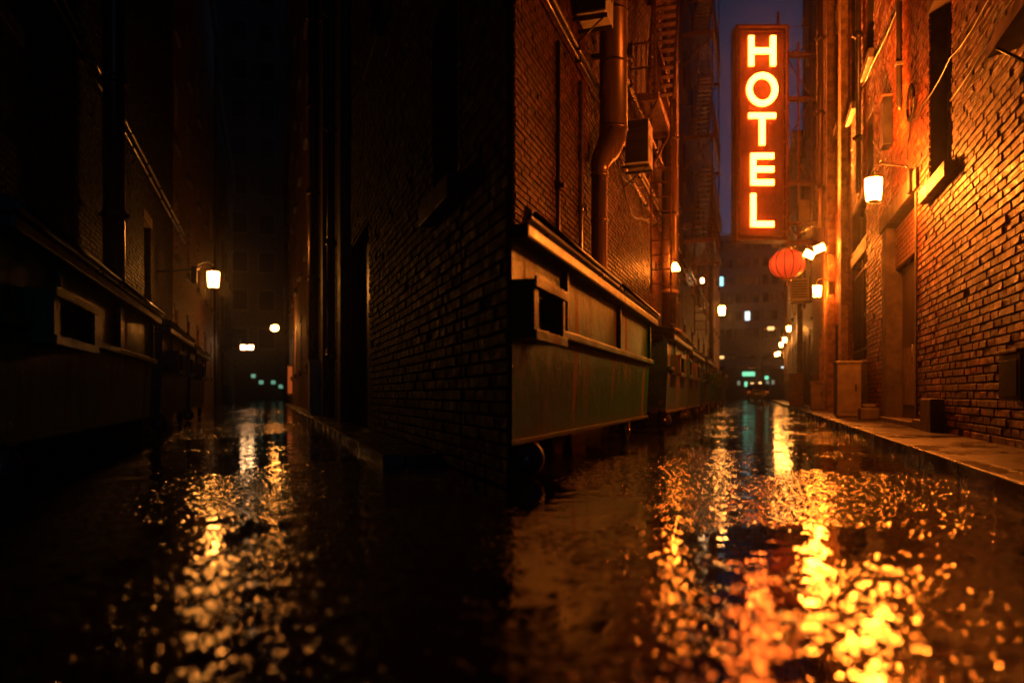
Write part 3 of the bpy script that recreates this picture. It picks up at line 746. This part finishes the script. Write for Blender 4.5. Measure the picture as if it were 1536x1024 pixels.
dumpster('blue grey dumpster third in the row, bag lying on its lid', RA, -1.27, 14.6, 3.4, mat='blue', H=1.4, pockets=(.4, 1.9))
d4 = dumpster('teal dumpster with a pale paper notice on its near end', RA, -1.35, 20.4, 3.2, mat='teal', H=1.5, pockets=(.4,))
mb = MB(); mb.box(-.75, -.2, -.012, -.002, .8, 1.15, .002); mb.box(-.72, -.15, -.012, -.002, 1.19, 1.3, .002); mb.build('paper_notice', 'paper', d4)
dumpster('green dumpster fifth in the row past the teal one', RA, -1.4, 26.5, 3.2, mat='green', H=1.4, pockets=(.4,))
dumpster('farthest dark dumpster at the end of the row', RA, -1.4, 33, 3.2, mat='blue', H=1.4, pockets=(.4,))
# rubbish bag on the third dumpster
r = thing('rubbish_bag', 'small dark rubbish bag lying on the lid of the third dumpster', 'bag', RA, -1.6, 14.9, 1.55)
mb = MB(); prof = [(.02, 0), (.2, .01), (.27, .08), (.25, .17), (.12, .26), (.04, .3), (.07, .35), (.03, .37)]
mb.lathe(prof, n=18, lobes=7, lob=.12); mb.build('bag_body', 'lid', r)

# ---------------------------------------------------------------- pipes on the left wall
r = thing('downpipe_duct', 'fat brown duct that bends inward above the green dumpster', 'duct', RA, UL+.34, 11.3, 0)
mb = MB(); R1 = .215
mb.tube([(0, 0, 15), (0, 0, 4.65)], R1, 22); mb.build('duct_run', 'pipe', r)
mb = MB(); pts = [(0, 0, 4.66), (-.02, -.02, 4.45), (-.07, -.12, 4.25), (-.12, -.3, 4.08), (-.14, -.38, 3.95), (-.14, -.4, 3.8)]
mb.tube(pts, [R1-.002, R1*.98, R1*.9, .16, .135, .12], 20); mb.build('elbow', 'pipe', r)
mb = MB(); mb.tube([(-.14, -.4, 3.82), (-.14, -.4, .05)], .12, 18); mb.build('lower_pipe', 'pipe', r)
for z in (4.6, 5.6, 6.4, 7.6, 9): mb = MB(); mb.lathe([(R1-.01, z), (R1+.012, z+.005), (R1+.012, z+.04), (R1-.01, z+.045)], n=22); mb.build('duct_collar', 'pipe', r)
for z in (3.1, 3.78): mb = MB(); mb.lathe([(.115, z), (.135, z+.005), (.135, z+.05), (.115, z+.055)], (-.14, -.4, 0), 18); mb.build('duct_collar', 'pipe', r)
mb = MB(); mb.box(-.34, R1+.06, -.03, .03, 5.75, 5.82); mb.box(R1+.01, R1+.09, -.04, .04, 5.72, 5.9, .01); mb.build('strap', 'dark_metal', r)
vpipe('fat orange lit drainpipe beyond the duct, left of fire escape', RA, UL+.3, 19.4, .1, 16, .2, 'pipe')
vpipe('slim pipe beside the fat drainpipe', RA, UL+.2, 22.0, .1, 15, .07, 'pipe')
vpipe('thin dark pipe up the brick wall above the green dumpster', RA, UL+.05, 9.05, .6, 5.0, .028, 'dark_metal', (1, 2.5))
vpipe('thin grey pipe left of the fat duct', RA, UL+.06, 10.3, .6, 5.0, .03, 'galv', (1, 2.5))
vpipe('pipe far along the wall by the end lamp', RA, UL+.3, 38, .1, 11, .12, 'pipe')
def conduit_run(label, a, u, z, v0, v1, rad=.03, mat='galv', drops=()):
    b = P(a, u, v0, z); o = thing('wall_conduit', label, 'conduit', a, u, v0, z)
    pts = []; v = 0
    while v < v1-v0: pts.append((0, v, (random.random()-.5)*.02)); v += 1.2
    pts.append((0, v1-v0, 0))
    mb = MB(); mb.tube(pts, rad, 8); mb.build('pipe_run', mat, o)
    v = .4
    while v < v1-v0:
        mb = MB(); mb.box(-.05, rad+.015, v-.02, v+.02, -rad-.015, rad+.015, .004); v += 1.9
        mb.build('pipe_clip', 'dark_metal', o)
conduit_run('upper silver conduit along the brick wall above the green dumpster', RA, UL+.1, 5.3, 7.6, 19.5)
conduit_run('lower silver conduit running under its twin on the brick wall', RA, UL+.12, 5.12, 7.6, 24.5, .022)
conduit_run('brown conduit lowest of the runs past the fat duct', RA, UL+.1, 4.75, 12.3, 30, .03, 'pipe')
conduit_run('far silver conduit under the fire escape', RA, UL+.15, 5.0, 25, 42, .035)
conduit_run('thick conduit high on the brick wall above the others', RA, UL+.18, 6.3, 9.5, 24, .045, 'pipe')
for k, (z, vv) in enumerate(((5.0, 12.4), (4.55, 13.5), (4.9, 15.5))):
    cable('cable', ['slack cable drooping behind the elbow of the fat duct', 'second slack cable looping below the air conditioner', 'third slack cable sagging toward the fat drainpipe'][k], RA,
          [(UL+.07, vv, z), (UL+.07, vv+1.1, z-.45), (UL+.07, vv+2.6, z-.2), (UL+.07, vv+3.9, z+.1)], .014)
def ac(label, a, u, v, z, s=1):
    r = thing('air_conditioner', label, 'air conditioner', a, u, v, z)
    mb = MB(); mb.box(-.42, 0, 0, .55, 0, .8, .02); mb.build('casing', 'acwhite', r)
    mb = MB()
    mb.box(-.41, -.01, -.012, -.002, .02, .78, .004)
    mb.build('grille', 'black', r)
    mb = MB()
    for i in range(6): mb.box(-.35, -.07, -.02, -.013, .17+i*.09, .19+i*.09)
    mb.box(.002, .01, .1, .42, .3, .5, .002)
    mb.build('louvre', 'dark_metal', r)
    mb = MB(); mb.box(-.5, 0, .06, .1, -.05, -.002); mb.box(-.5, 0, .42, .46, -.05, -.002); mb.tube([(-.48, .08, -.4), (-.05, .08, -.05)], .012, 6); mb.build('bracket', 'dark_metal', r)
    return r
ac('air conditioner with a brightly lit side, on the wall right of the fat duct', RA, UL+.62, 13.2, 4.65)
ac('second air conditioner near the top edge, left of the fat duct', RA, UL+.5, 9.9, 5.75)
# wall lamp of the left side
r = thing('wall_lamp', 'bright cone lamp on the left wall above the blue dumpster', 'wall lamp', RA, UL+.5, 18.8, 3.72)
mb = MB(); mb.lathe([(.02, .1), (.05, .08), (.13, -.07), (.12, -.09), (.02, -.085)], n=16); mb.build('lamp_glass', 'lamp_mid', r)
mb = MB(); mb.tube([(-.45, 0, .05), (-.1, 0, .2), (0, 0, .2), (0, 0, .1)], .018, 6); mb.box(-.49, -.44, -.07, .07, -.1, .15, .008); mb.lathe([(.02, .15), (.07, .11), (.055, .101)], n=14); mb.build('bracket', 'dark_metal', r)
r = lantern(RA, UL+.45, 46, 5.6, 1, 'bright lamp on the far left wall past the fire escape', 'lamp_far', None, 1.8)
r = lantern(RA, UL+.4, 30, 5.05, 1, 'small dim lamp half hidden under the fire escape', 'lamp_white', None, .7)
# ---------------------------------------------------------------- fire escape
def fire_escape(label, a, u, v, levels, z0, dz, w=1.25, L=4.6):
    r = thing('fire_escape', label, 'fire escape', a, u, v, 0)
    for k in range(levels):
        z = z0+k*dz
        mb = MB()
        for i in range(12): mb.box(.05+i*w/12, .05+i*w/12+.03, 0, L, z, z+.04)
        mb.box(0, w, 0, .05, z-.12, z-.001); mb.box(0, w, L-.05, L, z-.12, z-.001); mb.box(w, w+.05, 0, L, z-.12, z+.05)
        for y in (.1, L-.15): mb.tube([(0, y, z-1.1), (w, y, z-.12)], .03, 6)
        mb.build('platform', 'rusty', r)
        mb = MB()
        for zz_ in (.55, 1.05):
            mb.tube([(0, 0, z+zz_), (w+.02, 0, z+zz_), (w+.02, L, z+zz_), (0, L, z+zz_)], .022, 6)
        n_ = 12
        for i in range(n_+1): mb.tube([(w+.02, i*L/n_, z), (w+.02, i*L/n_, z+1.05)], .012, 4)
        for i in range(1, 5): mb.tube([(i*w/5, 0, z), (i*w/5, 0, z+1.05)], .012, 4)
        mb.build('railing', 'rusty', r)
        mb = MB()
        if k < levels-1:
            for x in (.25, .8): mb.tube([(x, .5, z+.05), (x, L-.7, z+dz)], .035, 6)
            for i in range(14):
                t_ = (i+.5)/14; y = .5+(L-1.2)*t_; mb.box(.27, .78, y-.09, y+.09, z+.05+dz*t_-.012, z+.05+dz*t_+.012)
            mb.build('stair', 'rusty', r)
    mb = MB()
    for x in (.35, .75): mb.tube([(x, .4, 2.6), (x, .4, z0)], .025, 6)
    for i in range(9): mb.tube([(.35, .4, 2.8+i*.3), (.75, .4, 2.8+i*.3)], .014, 5)
    mb.build('ladder', 'rusty', r)
    mb = MB()
    for y in (0, L): mb.box(w-.05, w+.0, y-.03, y+.03, z0, z0+dz*levels)
    mb.build('post', 'rusty', r)
fire_escape('rusty iron fire escape climbing the left wall beside the strip of sky', RA, UL+.02, 26.2, 5, 5.9, 3.6, 1.0)
fire_escape('small iron balcony stack between the fat duct and the fat drainpipe', RA, UL+.02, 15.0, 2, 6.6, 3.1, .5, 2.3)

# ---------------------------------------------------------------- far end of the right alley
def tower(name, label, a, u0, u1, v, H, mat, wins, lit, D=10):
    r = thing(name, label, 'building', a, (u0+u1)/2, v)
    w = u1-u0; mb = MB(); mb.box(-w/2, w/2, 0, D, 0, H); mb.build('wall', mat, r)
    nx, nz = wins
    mb = MB(); k = 0
    mb.box(-w/2-.2, w/2+.2, -.25, D, H+.003, H+.6, .05); mb.build('cornice', mat, r)
    for i in range(nx):
        for j in range(nz):
            x = -w/2+(i+.5)*w/nx; z = (j+.6)*H/nz; g = lit.get((i, j), 'shade_black' if mat == 'core' else 'glass')
            ww, hh = w/nx*.28, H/nz*.25
            mb = MB(); mb.box(x-ww-.12, x+ww+.12, -.1, -.003, z-hh-.12, z+hh+.12)
            f = mb.build('window', 'stone', r)
            mb = MB(); mb.box(x-ww, x+ww, -.14, -.102, z-hh, z+hh); mb.build('pane', g, f)
    return r
tower('office_tower', 'blue grey tower with few lit windows closing the sky gap', RA, -16, 9, 125, 26, 'bluewall', (18, 9), {(10, 4): 'lit_white', (7, 6): 'lit_cyan', (8, 2): 'lit_warm'}, 20)
tower('grey_building', 'low grey block behind the street end with the green shop sign', RA, -9, 8, 92, 6.2, 'bluewall', (9, 3), {(2, 2): 'lit_warm', (6, 1): 'lit_white'}, 8)
# footbridge across the end
r = thing('footbridge', 'concrete footbridge crossing the far end of the lit alley', 'bridge', RA, 0, 78)
mb = MB(); mb.box(-9, 9, 0, 2.6, 4.6, 5.2, .03); mb.build('deck', 'bluewall', r)
mb = MB(); mb.box(-9, 9, -.05, .0, 5.21, 6.1); mb.build('parapet', 'bluewall', r)
mb = MB(); mb.box(-7.8, -6.8, .5, 1.8, 0, 4.6); mb.box(6.8, 7.8, .5, 1.8, 0, 4.6); mb.build('pier', 'bluewall', r)
r = thing('shop_front', 'small shop front with green glowing fascia at street end', 'shop front', RA, -.3, 90.5)
mb = MB(); mb.box(-4, 4, 0, 1.2, 0, 3.6); mb.build('shop_wall', 'core', r)
mb = MB(); mb.box(-1.3, .1, -.2, -.003, 2.7, 3.2, .05); mb.box(1.2, 1.6, -.2, -.003, 2.3, 2.7, .05); mb.build('fascia', 'shop_green', r)
for x in (-1.7, -.9, -.2, .7, 1.5, 2.1):
    mb = MB(); mb.box(x-.16, x+.16, -.1, -.003, 1.3+abs(x)*.2, 1.9+abs(x)*.15); mb.build('shop_window', {-.9: 'shop_green', .7: 'shop_warm', -.2: 'lit_warm'}.get(x, 'shop_dim'), r)
for k, (u, z, lb) in enumerate(((-5.2, 10.8, 'cyan street lamp head glowing above the far roofs on the left'), (.6, 7.6, 'warm street lamp glowing just above the footbridge'))):
    r = thing('street_lamp', lb, 'street lamp', RA, u, 84+k*3, 0)
    mb = MB(); mb.tube([(0, 0, 0), (0, 0, z), (.2, 0, z+.3), (.8, 0, z+.35)], .08, 8); mb.build('lamp_post', 'dark_metal', r)
    mb = MB(); mb.box(.5, 1.3, -.2, .2, z+.25, z+.5, .05); hd = mb.build('lamp_head', 'dark_metal', r)
    mb = MB(); mb.box(.55, 1.25, -.35, -.21, z+.1, z+.5, .04); mb.build('lamp_glass', 'lit_cyan' if k == 0 else 'lit_warm', hd)
# parked car
r = thing('parked_car', 'dark saloon car parked at the far end of the lit alley, seen from behind', 'car', RA, .1, 64)
prof = [(0, .35), (0, .85), (.15, .98), (.7, 1.02), (1.15, 1.42), (2.4, 1.45), (3.1, 1.02), (4.2, .9), (4.4, .65), (4.4, .35)]
mb = MB(); mb.extr([(-.86, y, z) for y, z in prof], (1.72, 0, 0)); o = mb.build('car_body', 'carpaint', r)
bv = o.modifiers.new('b', 'BEVEL'); bv.width = .07; bv.segments = 3
mb = MB(); mb.extr([(-.7, .72, 1.06), (.7, .72, 1.06), (.62, 1.1, 1.38), (-.62, 1.1, 1.38)], (0, -.03, .01)); mb.build('rear_window', 'glass', r)
for x in (-.72, .72):
    mb = MB(); mb.box(x-.13, x+.13, -.03, .02, .68, .8, .02); mb.build('tail_light', 'dim_red', r)
for x in (-.8, .62):
    for y in (.85, 3.5):
        mb = MB(); mb.lathe([(.1, 0), (.3, .005), (.33, .03), (.33, .15), (.3, .18), (.1, .18)], (x, y, .33), 20, axis='x'); wh = mb.build('wheel', 'rubber', r)
        mb = MB(); mb.lathe([(.02, -.003), (.18, -.002), (.18, .183), (.02, .184)], (x, y, .33), 14, axis='x'); mb.build('rim', 'galv', wh)
mb = MB(); mb.box(-.26, .26, -.025, -.002, .55, .66, .005); mb.build('number_plate', 'paper', r)

# ================================================================ LEFT ALLEY (unlit, seen by weak lamps)
# right wall plane u = 1.22, alley side s = -1
VR = vn+1.0
opsr = [o_(4.75, 5.5, 1.95, 3.3, VR), o_(9.2, 11.2, .0, 2.7, VR), o_(14, 15, 1.4, 3.0, VR), o_(8, 9, 4.5, 6.2, VR)]
bn = building('brick_building', 'unlit brick building forming the right side of the dark alley', LA, UR, VR, 20, 21, -1, opsr, 'brick_shaded', True, core=False, cornice=False)
for o in (opsr[0], opsr[2], opsr[3]): window_part(bn, -1, *o)
wall_part(bn, -1, -.03, 15.6, [], 'brick_shaded', vn, thick=.006, y_start=-.97, name='corner_facing')
mb = MB(); mb.box(.15, .2, opsr[1][0]+.02, opsr[1][1]-.02, .05, 2.68); mb.build('door', 'door', bn)
mb = MB()
for v in (11.6, 15.4): mb.box(-.14, -.004, v-VR, v-VR+.5, 0, 15, .01)
mb.build('pilaster', 'stone', bn)
plain_building('rendered_building', 'pale pilastered building farther down the right side of the dark alley', LA, UR-.1, 20.05, 40, 19, -1, 5, 5, 'render', False, core=False)
plain_building('brick_building', 'last dark building on the right of the unlit alley', LA, UR, 40.05, 59, 16, -1, 4, 5, 'brick_dark', False, core=False)
opsl = [o_(7.5, 8.6, 4.2, 6.0, 2.5), o_(13, 14, 2.4, 4.2, 2.5), o_(17, 18, 2.4, 4.2, 2.5)]
be = building('brick_building', 'unlit brick building at the left edge behind the dark dumpsters', LA, UL, 2.5, 22, 22, 1, opsl, 'brick_shaded', True)
for o in opsl: window_part(be, 1, *o)
plain_building('rendered_building', 'dark building farther along the left side of the unlit alley', LA, UL-.1, 22.05, 40, 19, 1, 5, 5, 'render', False)
plain_building('brick_building', 'last dark building on the left of the unlit alley', LA, UL, 40.05, 60, 16, 1, 4, 5, 'brick_dark', False)
dumpster('near dumpster of the dark alley with two thin lit lid edges', LA, -1.3, 4.3, 5.4, D=1.1, H=1.46, mat='green', pockets=(.5,), pw=1.1, ribs=5)
dumpster('second dumpster of the dark alley behind the near one', LA, -1.3, 10.6, 3.3, mat='blue', H=1.44, pockets=(.4, 1.9))
dumpster('third and farthest dumpster of the dark alley', LA, -1.35, 15.0, 3.3, mat='blue', H=1.4, pockets=(.4,))
conduit_run('upper conduit on the left wall of the dark alley', LA, UL+.1, 5.3, 5, 24)
conduit_run('lower conduit on the left wall of the dark alley', LA, UL+.12, 5.05, 5, 24, .025)
vpipe('drainpipe on the left wall of the dark alley', LA, UL+.3, 12.2, .1, 14, .15)
vpipe('slim drainpipe on the right wall of the dark alley', LA, UR-.15, 13.2, .1, 14, .07)
vpipe('fat pale drainpipe beyond the pilasters of the dark alley', LA, UR-.2, 17.5, .1, 14, .12)
cabinet('pale cabinet at the foot of the dark alley right wall', 1.0, 15.9, .3, .5, 1.1, 'acwhite', a=LA)
lb_ = 'lamps of the dark alley'
def ulamp(px, py, Y):
    q = px2(px, py, Y); a = LA
    return q.x*math.cos(a)-q.y*math.sin(a), q.x*math.sin(a)+q.y*math.cos(a), q.z
u, v, z = ulamp(320, 418, 17.5)
lantern(LA, u, v, z, 1, 'largest warm lamp of the dark alley, on its left wall', 'lamp_left', None, 1.3)
mb = MB(); q = u
r = thing('lamp_arm', 'thin arm that holds the largest lamp of the dark alley', 'lamp arm', LA, UL, v, z+.1)
mb.tube([(0, 0, 0), (u-UL-.3, 0, .12)], .025, 6); mb.build('arm_rod', 'dark_metal', r)
u, v, z = ulamp(412, 492, 30)
r = thing('hanging_lamp', 'pale round lamp hung over the middle of the dark alley', 'hanging lamp', LA, u, v, z)
mb = MB(); mb.lathe([(.02, -.13), (.12, -.09), (.16, 0), (.12, .1), (.02, .13)], n=16); mb.build('lamp_glass', 'lamp_left', r)
mb = MB(); mb.lathe([(.05, .14), (.13, .131), (.1, .2), (.03, .25)], n=14); mb.tube([(0, 0, .24), (0, 0, .6)], .01, 5); mb.build('lamp_cap', 'dark_metal', r)
for k, px in enumerate((365, 376)):
    u, v, z = ulamp(px, 521, 40)
    r = thing('flood_lamp', ['left of the two small white flood lamps deep in the dark alley', 'right of the two small white flood lamps deep in the dark alley'][k], 'flood lamp', LA, u, v, z, 0, 'twin flood lamps of the dark alley')
    mb = MB(); mb.box(-.14, .14, -.1, -.03, -.12, .12, .02); mb.build('lamp_glass', 'lamp_white', r)
    mb = MB(); mb.box(-.17, .17, -.028, .12, -.15, .15, .02); mb.box(UL-u, -.17, .02, .07, -.03, .03); mb.build('lamp_head', 'dark_metal', r)
u, v, z = ulamp(437, 590, 34)
r = thing('vertical_sign', 'small dim red vertical sign by the end of the dark alley', 'sign', LA, u, v, z)
mb = MB(); mb.box(-.16, .16, -.06, 0, 0, 1.25, .02); mb.build('sign_face', 'dim_red', r)
mb = MB(); mb.box(-.2, .2, .003, .1, -.05, 1.3, .02); mb.tube([(0, .05, -.05), (0, .05, -z)], .035, 6); mb.build('sign_back', 'dark_metal', r)
tower('office_tower', 'dark block closing the end of the unlit alley with faint green lights', LA, -9, 9, 78, 46, 'core', (7, 12), {}, 10)
r = thing('shop_front', 'tiny faint shop front with greenish lights at the dark alley end', 'shop front', LA, -.6, 74)
mb = MB(); mb.box(-3, 3, 0, 1, 0, 3.4); mb.build('shop_wall', 'core', r)
for x, z in ((-.6, 2.3), (.1, 1.7), (1.2, 1.7), (1.9, 1.3)):
    mb = MB(); mb.box(x-.2, x+.2, -.1, -.003, z-.18, z+.18, .03); mb.build('shop_light', 'dim_green', r)

# ---------------------------------------------------------------- damp night air round the lamps
m = bpy.data.materials.new('haze'); m.use_nodes = True; t = m.node_tree; t.nodes.remove(t.nodes['Principled BSDF'])
pv = t.nodes.new('ShaderNodeVolumePrincipled'); pv.inputs['Color'].default_value = (.9, .9, .9, 1); pv.inputs['Density'].default_value = .0014; pv.inputs['Anisotropy'].default_value = .9
t.links.new(pv.outputs[0], t.nodes['Material Output'].inputs['Volume']); MT['haze'] = m
mb = MB(); mb.box(-160, 160, -70, 330, -1, 30); hz = mb.build('haze', 'haze'); hz['kind'] = 'stuff'
